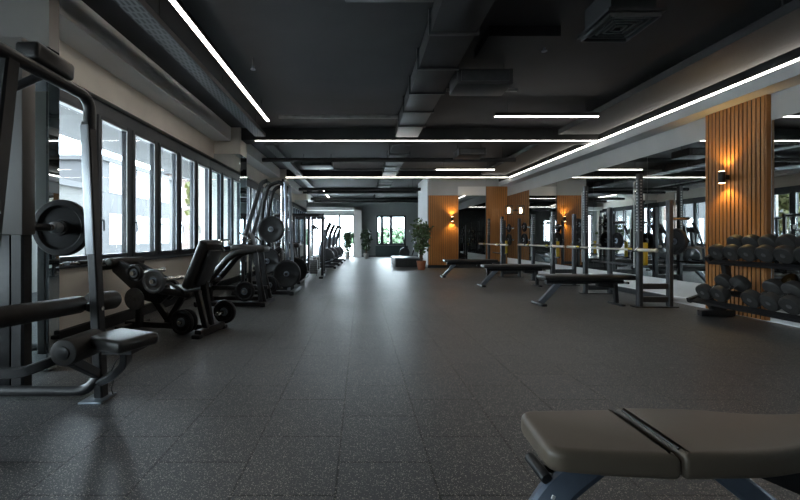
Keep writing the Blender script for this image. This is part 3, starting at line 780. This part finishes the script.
tag(plate_mb(.20, .026, (0, 0, 0), (0, 1, 0)).build('weight_plate', 'rubber'), 'large black plate on the horn of the nearest window side machine', 'weight plate', 'plates on the machines').location = (-2.12, 2.765, 1.072)
# slack cable hanging below the seat
MB().tube(fillet([P(127, 352, 2.25), P(116, 360, 2.3), P(111, 372, 2.34), P(114, 380, 2.36), P(111, 388, 2.38), P(113, 394, 2.40)], .05), .003, 6).build('cable', 'black', t, o)

# attachment bars lying along the sill
GB = 'attachment bars on the window sill'
def sillbar(label, y0, y1):
    x, z = -2.80, ZS+.022+.022
    t = thing('attachment_bar', label, 'attachment bar', (x, (y0+y1)/2, z-.022), 0, GB)
    h = (y1-y0)/2
    MB().cyl((0, -h, .022), (0, h, .022), .013, 12).build('bar', 'chrome', t)
    for s in (-1, 1):
        MB().cyl((0, s*h*.55, .022), (0, s*h, .022), .022, 14, .003).build('grip', 'black' if s > 0 else 'chrome', t)
    MB().cyl((0, -.03, .022), (0, .03, .022), .02, 12).build('swivel', 'steel', t)
sillbar('chrome attachment bar on the sill behind the nearest machine', 3.40, 4.0)
sillbar('chrome attachment bar on the sill behind the leg extension', 4.08, 4.5)

# ================================================================== LEG EXTENSION
def leg_extension(loc, label, rz):
    """local frame: +x toward the aisle (rear), -x toward the windows, user faces -x"""
    t = thing('leg_extension', label, 'gym machine', loc, rz, 'plate loaded leg machines')
    MB().sq([(.02, -.22, .045), (.02, .22, .045)], .07, .07).build('rear_stabilizer', 'black', t)
    for s in (-1, 1): MB().obox((.02, s*.23, .02), (.09, .07, .04), (0, 0, 0), .01).build('foot', 'rubber', t)
    MB().sq([(.0, 0, .06), (-1.0, 0, .06)], .06, .06).build('base_rail', 'black', t)
    MB().sq([(-.92, -.22, .04), (-.92, .22, .04)], .06, .06).build('front_stabilizer', 'black', t)
    MB().sq([(-.02, .06, .07), (-.10, .06, .52), (.04, .06, .84)], .06, .07, .08, up=(1, 0, 0)).build('rear_upright', 'black', t)
    MB().sq([(.02, -.08, .07), (-.08, -.08, .45)], .05, .06, up=(1, 0, 0)).build('rear_brace', 'black', t)
    MB().sq([(-.30, .02, .40), (-.52, .02, .07)], .05, .06, up=(1, 0, 0)).build('seat_brace', 'black', t)
    MB().sq([(-.72, .02, .40), (-.46, .02, .07)], .05, .07, up=(1, 0, 0)).build('seat_brace', 'black', t)
    MB().sq([(-.80, -.05, .04), (-.78, -.05, .52)], .07, .06, up=(1, 0, 0)).build('front_upright', 'black', t)
    MB().obox((-.30, .0, .435), (.40, .32, .075), (0, .10, 0), .03, 3).build('seat', 'leather', t)
    bkm = Matrix.Rotation(math.radians(24), 3, 'Y')
    MB().obox((-.07, .0, .725), (.10, .34, .54), bkm, .035, 3).build('backrest', 'leather', t)
    MB().obox((.0, .0, .69), (.03, .22, .40), bkm, .008).build('backrest_plate', 'dark', t)
    # heavy wedge arm toward the windows
    MB().prism([(-.36, -.13, .42), (-.41, -.13, .51), (-.98, -.13, .76), (-1.08, -.13, .72), (-1.07, -.13, .64), (-.69, -.13, .345), (-.50, -.13, .31)], (0, .05, 0), .008).build('lever_arm', 'black', t)
    MB().prism([(-.44, .13, .42), (-.49, .13, .51), (-1.06, .13, .76), (-1.16, .13, .72), (-1.15, .13, .64), (-.77, .13, .345), (-.58, .13, .31)], (0, .05, 0), .008).build('lever_arm', 'black', t)
    MB().cyl((-1.04, -.20, .735), (-1.04, .26, .735), .05, 20, .012).build('shin_roller', 'foam', t)
    MB().cyl((-1.13, -.24, .68), (-1.13, .24, .68), .025, 12).build('grip_bar', 'black', t)
    for s in (-1, 1):
        MB().tube([(-.16, s*.19, .42), (-.12, s*.25, .47), (-.30, s*.25, .56)], .015, 8, .05).build('hand_grip', 'rubber', t)
    MB().lathe((-.765, -.14, .36), (0, -1, 0), [(0, 0), (.105, 0), (.115, .01), (.115, .025), (.09, .03), (.03, .032), (.03, .05), (0, .05)], 28).build('cam', 'iron', t)
    MB().cyl((-.17, -.03, .15), (-.17, -.25, .15), .024, 12, .003).build('weight_horn', 'chrome', t)
    MB().cyl((.03, .10, .18), (.03, .34, .18), .024, 12, .003).build('weight_horn', 'chrome', t)
    MB().cyl((-.78, -.12, .62), (-.78, .20, .62), .018, 10).build('axle', 'chrome', t)
    return t
LX, LY = -1.60, 4.10
le = leg_extension((LX, LY, 0), 'black plate loaded leg extension with tilted backrest, next past the roller machine', -.20)
def onmachine(root, p):
    return root.matrix_basis @ Vector(p)
bpy.context.view_layer.update()
RZ = Matrix.Rotation(-.20, 4, 'Z')
ax2 = (RZ.to_3x3() @ Vector((0, 1, 0)))
GPm = 'plates on the machines'
for lab, p, R in (('black weight plate low on the leg extension, facing the aisle', (-.17, -.20, .15), .125),
                  ('second black weight plate low on the leg extension, against its frame', (-.17, -.13, .15), .12),
                  ('black weight plate at the rear foot of the leg extension', (.03, .26, .18), .13)):
    plate(lab, Matrix.Translation((LX, LY, 0)) @ RZ @ Vector(p), ax2, R, .022, group=GPm)
for lab, p, R in (('grey plate on the upper axle of the leg extension, toward the seat', (-.46, -.24, .56), .125),
                  ('dark plate on the upper axle of the leg extension, toward the windows', (-.69, -.235, .64), .09)):
    plate(lab, Matrix.Translation((LX, LY, 0)) @ RZ @ Vector(p), ax2, R, .018, 'iron' if R > .12 else 'rubber', group=GPm)
for lab, p in (('lever axle', (-.46, 0, .56)), ('lever axle', (-.69, 0, .64))):
    MB().cyl((p[0], -.28, p[2]), (p[0], .2, p[2]), .022, 12).build('lever_axle', 'chrome', le)

# ================================================================== CURVED ARM MACHINE
def curl_machine(loc, label, rz):
    t = thing('curved_arm_machine', label, 'gym machine', loc, rz, 'plate loaded curved arm machines')
    for s in (-.28, .28):
        MB().sq([(-1.0, s, .04), (.02, s, .04)], .06, .06).build('base_rail', 'black', t)
        MB().tube([(-.98, s*.8, .22), (-.72, s*.8, .48), (-.48, s*.7, .78), (-.12, s*.6, .82)], .05, 14, .2, 6, ).build('curved_arm', 'black', t)
    MB().sq([(-.95, -.32, .03), (-.95, .32, .03)], .07, .06).build('cross_rail', 'black', t)
    MB().sq([(0, -.32, .03), (0, .32, .03)], .07, .06).build('cross_rail', 'black', t)
    MB().obox((-.26, 0, .845), (.50, .42, .09), (0, .06, 0), .035, 3).build('arm_pad', 'leather', t)
    for s in (-.18, .18):
        MB().sq([(-.06, s, .05), (-.14, s, .80)], .05, .06, up=(1, 0, 0)).build('upright', 'dark', t)
        MB().sq([(.0, s, .05), (-.10, s, .50)], .04, .05, up=(1, 0, 0)).build('brace', 'black', t)
        MB().tube([(-.60, s, .80), (-.66, s, .98), (-.74, s*.5, .96), (-.78, s*.4, .86)], .013, 8, .06).build('hand_grip', 'chrome', t)
    MB().tube([(-.85, -.25, .72), (-.80, 0, .90), (-.85, .25, .72)], .013, 8, .1).build('bend_bar', 'chrome', t)
    MB().cyl((-.24, -.10, .24), (-.24, -.42, .24), .024, 12, .003).build('weight_horn', 'chrome', t)
    MB().cyl((-.06, .1, .24), (-.06, .42, .24), .024, 12, .003).build('weight_horn', 'chrome', t)
    MB().sq([(-.98, 0, .25), (.0, 0, .25)], .05, .05).build('spine', 'black', t)
    MB().obox((-.88, 0, .36), (.26, .28, .07), (0, -.1, 0), .025, 3).build('seat', 'leather', t)
    MB().sq([(-.88, 0, .33), (-.88, 0, .05)], .06, .06, up=(1, 0, 0)).build('seat_post', 'black', t)
    return t
curl_machine((-1.42, 5.95, 0), 'black machine with thick curved arms before the first mirrored column', 0)
for lab, p, R in (('black plate low on the curved arm machine', (-1.66, 5.56, .24), .14), ('smaller black plate beside it on the curved arm machine', (-1.66, 5.615, .24), .13), ('black plate at the rear of the curved arm machine', (-1.48, 6.32, .24), .14)):
    plate(lab, p, (0, 1, 0), R, .022, group=GPm)

# ================================================================== TALL PRESS MACHINE
def tall_press(loc, label, rz, grp='tall plate loaded machines'):
    t = thing('press_machine', label, 'gym machine', loc, rz, grp)
    MB().sq([(-1.05, -.30, .04), (.05, -.30, .04)], .06, .06).build('base_rail', 'black', t)
    MB().sq([(-1.05, .30, .04), (.05, .30, .04)], .06, .06).build('base_rail', 'black', t)
    MB().sq([(.02, -.42, .04), (.02, .42, .04)], .08, .07).build('cross_rail', 'black', t)
    MB().sq([(-1.0, -.36, .04), (-1.0, .36, .04)], .08, .07).build('cross_rail', 'black', t)
    for s in (-.22, .22):
        MB().sq([(-.86, s, .95), (-.55, s, 1.98), (-.44, s, 2.02)], .06, .07, .05, up=(1, 0, 0)).build('slanted_post', 'black', t)
        MB().tube([(-.52, s, .60), (-.54, s, 1.50), (-.42, s, 1.94), (-.22, s, 2.0), (-.16, s, 1.93)], .034, 14, .2, 6).build('bent_tube', 'rubber', t)
        MB().tube([(-.20, s*.7, .10), (-.20, s*.7, 2.02)], .022, 12).build('guide_rod', 'chrome', t)
        MB().tube([(-.06, s, .08), (-.13, s, 2.0)], .03, 12).build('upright', 'steel', t)
        MB().sq([(-.88, s, .05), (-.86, s, 1.0)], .05, .06, up=(1, 0, 0)).build('rear_post', 'black', t)
        MB().tube([(-.95, s, 1.1), (-.75, s*1.4, 1.0), (-.70, s*1.9, .9)], .018, 8, .05).build('hand_grip', 'chrome', t)
    MB().sq([(-.46, -.25, 2.0), (-.46, .25, 2.0)], .05, .05).build('top_rail', 'black', t)
    MB().sq([(-.16, -.25, 2.02), (-.16, .25, 2.02)], .05, .05).build('top_rail', 'black', t)
    MB().cyl((-.33, -.52, 1.15), (-.33, .52, 1.15), .024, 14).build('lever_axle', 'chrome', t)
    MB().cyl((-.42, -.50, .60), (-.42, .50, .60), .024, 14).build('weight_horn', 'chrome', t)
    MB().cyl((-.06, -.52, .385), (-.06, .52, .385), .024, 14).build('weight_horn', 'chrome', t)
    MB().obox((-.75, 0, .80), (.10, .30, .60), Matrix.Rotation(math.radians(-18), 3, 'Y'), .03, 3).build('backrest', 'leather', t)
    MB().obox((-.55, 0, .46), (.36, .32, .08), (0, 0, 0), .03, 3).build('seat', 'leather', t)
    MB().sq([(-.55, 0, .42), (-.55, 0, .05)], .07, .07, up=(1, 0, 0)).build('seat_post', 'black', t)
    MB().sq([(-1.0, 0, .10), (.0, 0, .10)], .06, .06).build('spine', 'black', t)
    return t
tall_press((-1.22, 7.15, 0), 'tall plate loaded press frame just before the mirrored column', 0)
for lab, p, R in (('large black plate at chest height on the tall press frame', (-1.55, 6.72, 1.15), .23),
                  ('large grey plate behind another at chest height on the tall press frame', (-1.55, 6.80, 1.15), .215),
                  ('black plate at mid height on the tall press frame', (-1.64, 6.82, .60), .23),
                  ('black plate low at the aisle end of the tall press frame', (-1.28, 6.72, .385), .24),
                  ('black plate low at the aisle end on the far side of the tall press frame', (-1.28, 7.58, .385), .24)):
    plate(lab, p, (0, 1, 0), R, .024, 'rubber2' if 'grey' in lab else 'rubber', group=GPm)
curl_machine((-1.35, 8.75, 0), 'black machine with thick curved arms just past the first mirrored column', 0)
for lab, p, R in (('black plate low on the second curved arm machine', (-1.59, 8.39, .24), .155), ('black plate at the rear of the second curved arm machine', (-1.41, 9.10, .24), .155)):
    plate(lab, p, (0, 1, 0), R, .022, group=GPm)

# ================================================================== CABLE STATION
def cable_station(loc, label):
    t = thing('cable_station', label, 'gym machine', loc, 0, 'cable stations')
    hh = 1.58
    for x in (-1.25, -.72, -.45, .0):
        MB().sq([(x, 0, 0), (x, 0, hh)], .06, .07, up=(0, 1, 0)).build('upright', 'black', t)
        MB().box(x-.05, x+.05, -.35, .35, 0, .05, bev=.01).build('foot', 'black', t)
    MB().sq([(-1.3, 0, hh), (.05, 0, hh)], .06, .08).build('top_beam', 'black', t)
    MB().tube([(-1.25, 0, hh-.02), (-1.15, -.35, hh), (-.05, -.35, hh), (.0, 0, hh-.02)], .022, 10, .1).build('pull_up_bar', 'black', t)
    for x in (-.98, -.22):
        for k in range(7):
            MB().box(x-.10, x+.10, -.06, .06, .10+k*.05, .145+k*.05, bev=.004).build('weight_slab', 'iron', t)
        for s in (-.07, .07): MB().cyl((x+s, 0, .05), (x+s, 0, hh-.03), .010, 8).build('guide_rod', 'chrome', t)
        MB().cyl((x, -.02, hh-.30), (x, .02, hh-.30), .06, 18).build('pulley', 'black', t)
        MB().cyl((x, 0, .44), (x, 0, hh-.28), .004, 6).build('cable', 'black', t)
        MB().tube([(x-.08, -.12, hh-.45), (x, -.12, hh-.36), (x+.08, -.12, hh-.45)], .012, 8).build('handle', 'chrome', t)
    return t
cable_station((-.98, 9.9, 0), 'black cable station with top beam and weight stacks past the tall machines')
cable_station((-1.08, 11.35, 0), 'black cable station behind the first one along the window side')

# ================================================================== ELLIPTICALS
def elliptical(loc, label, rz):
    t = thing('elliptical_trainer', label, 'cardio machine', loc, rz, 'row of elliptical trainers')
    MB().sq([(-1.0, 0, .06), (.30, 0, .06)], .09, .08).build('base_rail', 'dark', t)
    MB().sq([(.30, -.30, .04), (.30, .30, .04)], .08, .07).build('stabilizer', 'black', t)
    MB().sq([(-1.0, -.30, .04), (-1.0, .30, .04)], .08, .07).build('stabilizer', 'black', t)
    MB().lathe((.0, -.08, .40), (0, 1, 0), [(0, 0), (.20, 0), (.26, .03), (.26, .13), (.20, .16), (0, .16)], 28).build('flywheel_housing', 'dark', t)
    MB().sq([(-.15, 0, .10), (.0, 0, 1.20)], .09, .10, up=(1, 0, 0)).build('mast', 'dark', t)
    MB().obox((.02, 0, 1.27), (.07, .30, .20), (0, .4, 0), .02).build('console', 'black', t)
    for s in (-1, 1):
        MB().sq([(-.75, s*.14, .30), (-.1, s*.18, .20), (.22, s*.18, .30)], .05, .06, .1).build('pedal_arm', 'steel', t)
        MB().obox((-.02, s*.18, .27), (.36, .14, .05), (0, -.15, 0), .015).build('pedal', 'rubber', t)
        MB().tube([(-.25, s*.20, .25), (-.16, s*.24, .80), (-.02, s*.26, 1.15), (.14, s*.22, 1.50)], .034, 10, .2).build('arm_lever', 'steel', t)
        MB().tube([(-.02, s*.26, 1.15), (.14, s*.22, 1.50)], .042, 10).build('grip', 'rubber', t)
    return t
for (x, y, lab) in ((-1.15, 12.9, 'grey elliptical trainer nearest the cable stations'), (-1.10, 14.2, 'second grey elliptical trainer from the cable stations'),
                    (-1.05, 15.6, 'third grey elliptical trainer from the cable stations'), (-1.0, 17.0, 'grey elliptical trainer nearest the glass door')):
    elliptical((x, y, 0), lab, 0)
# exercise bike and dark platform by the end window
t = thing('exercise_bike', 'small dark exercise bike before the end window', 'cardio machine', (2.35, 18.2, 0), PI)
MB().sq([(-.5, 0, .05), (.5, 0, .05)], .08, .08).build('base_rail', 'black', t)
for x in (-.5, .5): MB().sq([(x, -.25, .04), (x, .25, .04)], .07, .07).build('stabilizer', 'black', t)
MB().lathe((.32, -.04, .32), (0, 1, 0), [(0, 0), (.22, 0), (.24, .02), (.24, .06), (.22, .08), (0, .08)], 28).build('flywheel', 'dark', t)
MB().sq([(.0, 0, .1), (-.22, 0, .75)], .05, .06, up=(1, 0, 0)).build('seat_post', 'black', t)
MB().obox((-.26, 0, .78), (.26, .18, .07), (0, 0, 0), .03, 3).build('saddle', 'leather', t)
MB().sq([(.12, 0, .1), (.38, 0, .95)], .05, .06, up=(1, 0, 0)).build('mast', 'black', t)
MB().tube([(.32, -.22, 1.02), (.42, -.2, .98), (.42, .2, .98), (.32, .22, 1.02)], .016, 8, .05).build('handlebar', 'rubber', t)
t = thing('low_platform', 'low dark box platform before the end window', 'platform', (1.62, 14.3, 0))
MB().box(-.44, .50, -.9, .9, 0, .27, bev=.01).build('base', 'blackp', t)
MB().box(-.46, .52, -.92, .92, .27, .30, bev=.008).build('top', 'dark', t)

# ================================================================== PLANTS
def leaves_mb(pts, size, asp=.35):
    mb = MB()
    for p in pts:
        d = Vector((random.gauss(0, 1), random.gauss(0, 1), random.gauss(0, .7) - .1)).normalized()
        s = d.cross(Vector((random.gauss(0, 1), random.gauss(0, 1), random.gauss(0, 1)))).normalized()
        n = d.cross(s); L = size*random.uniform(.7, 1.25); W = L*asp
        a, m_, b = p, p + d*L*.5 + n*L*.06, p + d*L - n*L*.05
        mb.bm.faces.new([mb.bm.verts.new(v) for v in (a, m_ + s*W, b, m_ - s*W)])
    return mb
def potted(label, loc, h, pr, ph, potm, n, rad, ls, leafm, stems=3, low=.42):
    t = thing('potted_plant', label, 'plant', loc, 0, 'potted plants')
    MB().lathe((0, 0, 0), (0, 0, 1), [(0, 0), (pr*.72, 0), (pr*.95, ph*.85), (pr, ph*.86), (pr, ph), (pr*.88, ph), (pr*.86, ph*.9), (0, ph*.9)], 24).build('pot', potm, t)
    MB().cyl((0, 0, ph*.88), (0, 0, ph*.92), pr*.85, 20).build('soil', 'soil', t)
    pts = []
    for k in range(stems):
        a = 2*PI*k/stems + random.random()
        tip = Vector((math.cos(a)*rad*.55, math.sin(a)*rad*.55, h*random.uniform(.82, .97)))
        b0 = Vector((math.cos(a)*pr*.25, math.sin(a)*pr*.25, ph*.9))
        mid = (b0+tip)/2 + Vector((0, 0, .1*h)); mid.xy *= .5
        MB().tube([b0, mid, tip], .012, 8, .2, 5, scales=None).build('stem', 'bark', t)
        for q in range(n//stems):
            u = low + (1-low)*random.random()
            c = b0.lerp(mid, min(1, u*2)) if u < .5 else mid.lerp(tip, (u-.5)*2)
            r = rad*(1-.45*abs(u-.62)/.5)*math.sqrt(random.random())*.8; an = random.random()*2*PI
            pts.append(c + Vector((math.cos(an)*r, math.sin(an)*r, random.gauss(0, .05))))
    leaves_mb(pts, ls).build('foliage', leafm, t, smooth=0)
    return t
potted('leafy green plant in a terracotta pot beside the wood slat panel', (1.90, 12.3, 0), 1.62, .15, .28, 'terra', 520, .34, .12, 'leaf', 5, .22)
potted('green plant in a pale pot before the glass door', (-.66, 18.9, 0), 1.32, .14, .32, 'potg', 340, .22, .15, 'leafd', 4, .12)
potted('green plant in a pale pot beside the pale pier', (.25, 18.9, 0), 1.50, .14, .26, 'potg', 340, .25, .15, 'leafd', 4, .15)

# ================================================================== OUTSIDE
struct('ground_outside', bx(-60, -3.13, -30, 60, -.4, -.2).box(-3.13, 40, YE+.3, 60, -.4, -.2), 'pave')
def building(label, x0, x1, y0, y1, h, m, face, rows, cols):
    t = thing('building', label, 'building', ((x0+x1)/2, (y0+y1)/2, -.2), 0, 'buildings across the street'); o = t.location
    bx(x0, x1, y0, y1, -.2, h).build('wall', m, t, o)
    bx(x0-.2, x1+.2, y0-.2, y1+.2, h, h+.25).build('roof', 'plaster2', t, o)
    for r in range(rows):
        for c in range(cols):
            z = .7 + r*2.9
            if face == 'x':
                y = y0 + (c+.5)*(y1-y0)/cols
                w_ = bx(x1, x1+.05, y-.62, y+.62, z-.05, z+1.65).build('window', 'white', t, o)
                g_ = bx(x1+.04, x1+.06, y-.54, y-.04, z+.03, z+1.57).box(x1+.04, x1+.06, y+.04, y+.54, z+.03, z+1.57).build('pane', 'fglass', w_, o)
            else:
                x = x0 + (c+.5)*(x1-x0)/cols
                w_ = bx(x-.62, x+.62, y0-.05, y0, z-.05, z+1.65).build('window', 'white', t, o)
                bx(x-.54, x+.54, y0-.06, y0-.04, z+.03, z+1.57).build('pane', 'fglass', w_, o)
    return t
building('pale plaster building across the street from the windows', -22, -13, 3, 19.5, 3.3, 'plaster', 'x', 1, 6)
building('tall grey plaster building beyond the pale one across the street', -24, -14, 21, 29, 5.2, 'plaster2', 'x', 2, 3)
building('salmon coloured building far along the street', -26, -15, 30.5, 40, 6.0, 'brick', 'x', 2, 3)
def tree(label, loc, h, rad, leafm, n=900, ls=.35):
    t = thing('tree', label, 'tree', loc, 0, 'trees outside')
    MB().tube([(0, 0, 0), (.05, .03, h*.4), (0, 0, h*.75)], .09, 8, .3, 4).build('trunk', 'bark', t)
    pts = []
    for k in range(n):
        d = Vector((random.gauss(0, 1), random.gauss(0, 1), random.gauss(0, 1))).normalized()*random.random()**.4
        pts.append(Vector((d.x*rad, d.y*rad, h*.66 + d.z*h*.36)))
    leaves_mb(pts, ls, .45).build('crown', leafm, t, smooth=0)
tree('yellow green street tree close to the third window bay', (-5.4, 14.3, -.2), 3.6, .95, 'leafy', 700, .26)
tree('bushy green tree far along the street', (-9, 27, -.2), 3.2, 1.5, 'leaf')
tree('low green tree outside the end window', (2.6, 29.5, -.2), 1.9, 1.5, 'leafd')
tree('dark green shrub tree outside the end window, beside the other', (.2, 33.5, -.2), 1.8, 1.4, 'leafd')

# ================================================================== WORLD, PORTALS, CAMERA
w = bpy.data.worlds.new('daylight'); sc.world = w; w.use_nodes = True
nt = w.node_tree; bg = nt.nodes['Background']
bg.inputs['Color'].default_value = (.80, .91, 1.0, 1); bg.inputs['Strength'].default_value = 10.5
def portal(name, loc, rot, sx, sy):
    l = bpy.data.lights.new(name, 'AREA'); l.shape = 'RECTANGLE'; l.size = sx; l.size_y = sy; l.cycles.is_portal = True
    o = bpy.data.objects.new(name, l); C.objects.link(o); o.location = loc; o.rotation_euler = rot
for i, y0 in enumerate(COLS):
    y1 = COLS[i+1] if i < 3 else YE-.12
    portal('daylight_window', (XL-.31, (y0+.3+y1)/2, (ZS+ZH)/2), (0, -PI/2, 0), ZH-ZS, y1-y0-.3)
portal('daylight_door', ((DX0+DX1)/2, YE+.27, DZ/2), (-PI/2, 0, 0), DX1-DX0, DZ)
portal('daylight_end', ((WX0+WX1)/2, YE+.27, (WZ0+WZ1)/2), (-PI/2, 0, 0), WX1-WX0, WZ1-WZ0)
portal('added_rear_daylight', (-5.1, -4.22, 1.55), (PI/2, 0, 0), 1.6, 1.7)  # portal for the added rear window
portal('daylight_side', (-6.22, 1.4, 1.5), (0, -PI/2, 0), 1.6, 2.4)

cam = bpy.data.cameras.new('camera'); co = bpy.data.objects.new('camera', cam); C.objects.link(co)
co.location = (0, 0, H); co.rotation_euler = (PI/2, 0, 0)
cam.sensor_width = 36; cam.lens = F/800*36; cam.shift_x = 39/800; cam.shift_y = -12/800
cam.clip_start = .05; cam.clip_end = 200
sc.camera = co
vs = sc.view_settings; vs.view_transform = 'Standard'; vs.look = 'None'; vs.gamma = 1; vs.use_curve_mapping = False
vs.exposure = 1.75
sc.render.filter_size = 1.2
cy = sc.cycles
cy.use_denoising = True; cy.max_bounces = 10; cy.diffuse_bounces = 5; cy.glossy_bounces = 6; cy.transparent_max_bounces = 16
cy.caustics_reflective = False; cy.caustics_refractive = False; cy.sample_clamp_indirect = 6
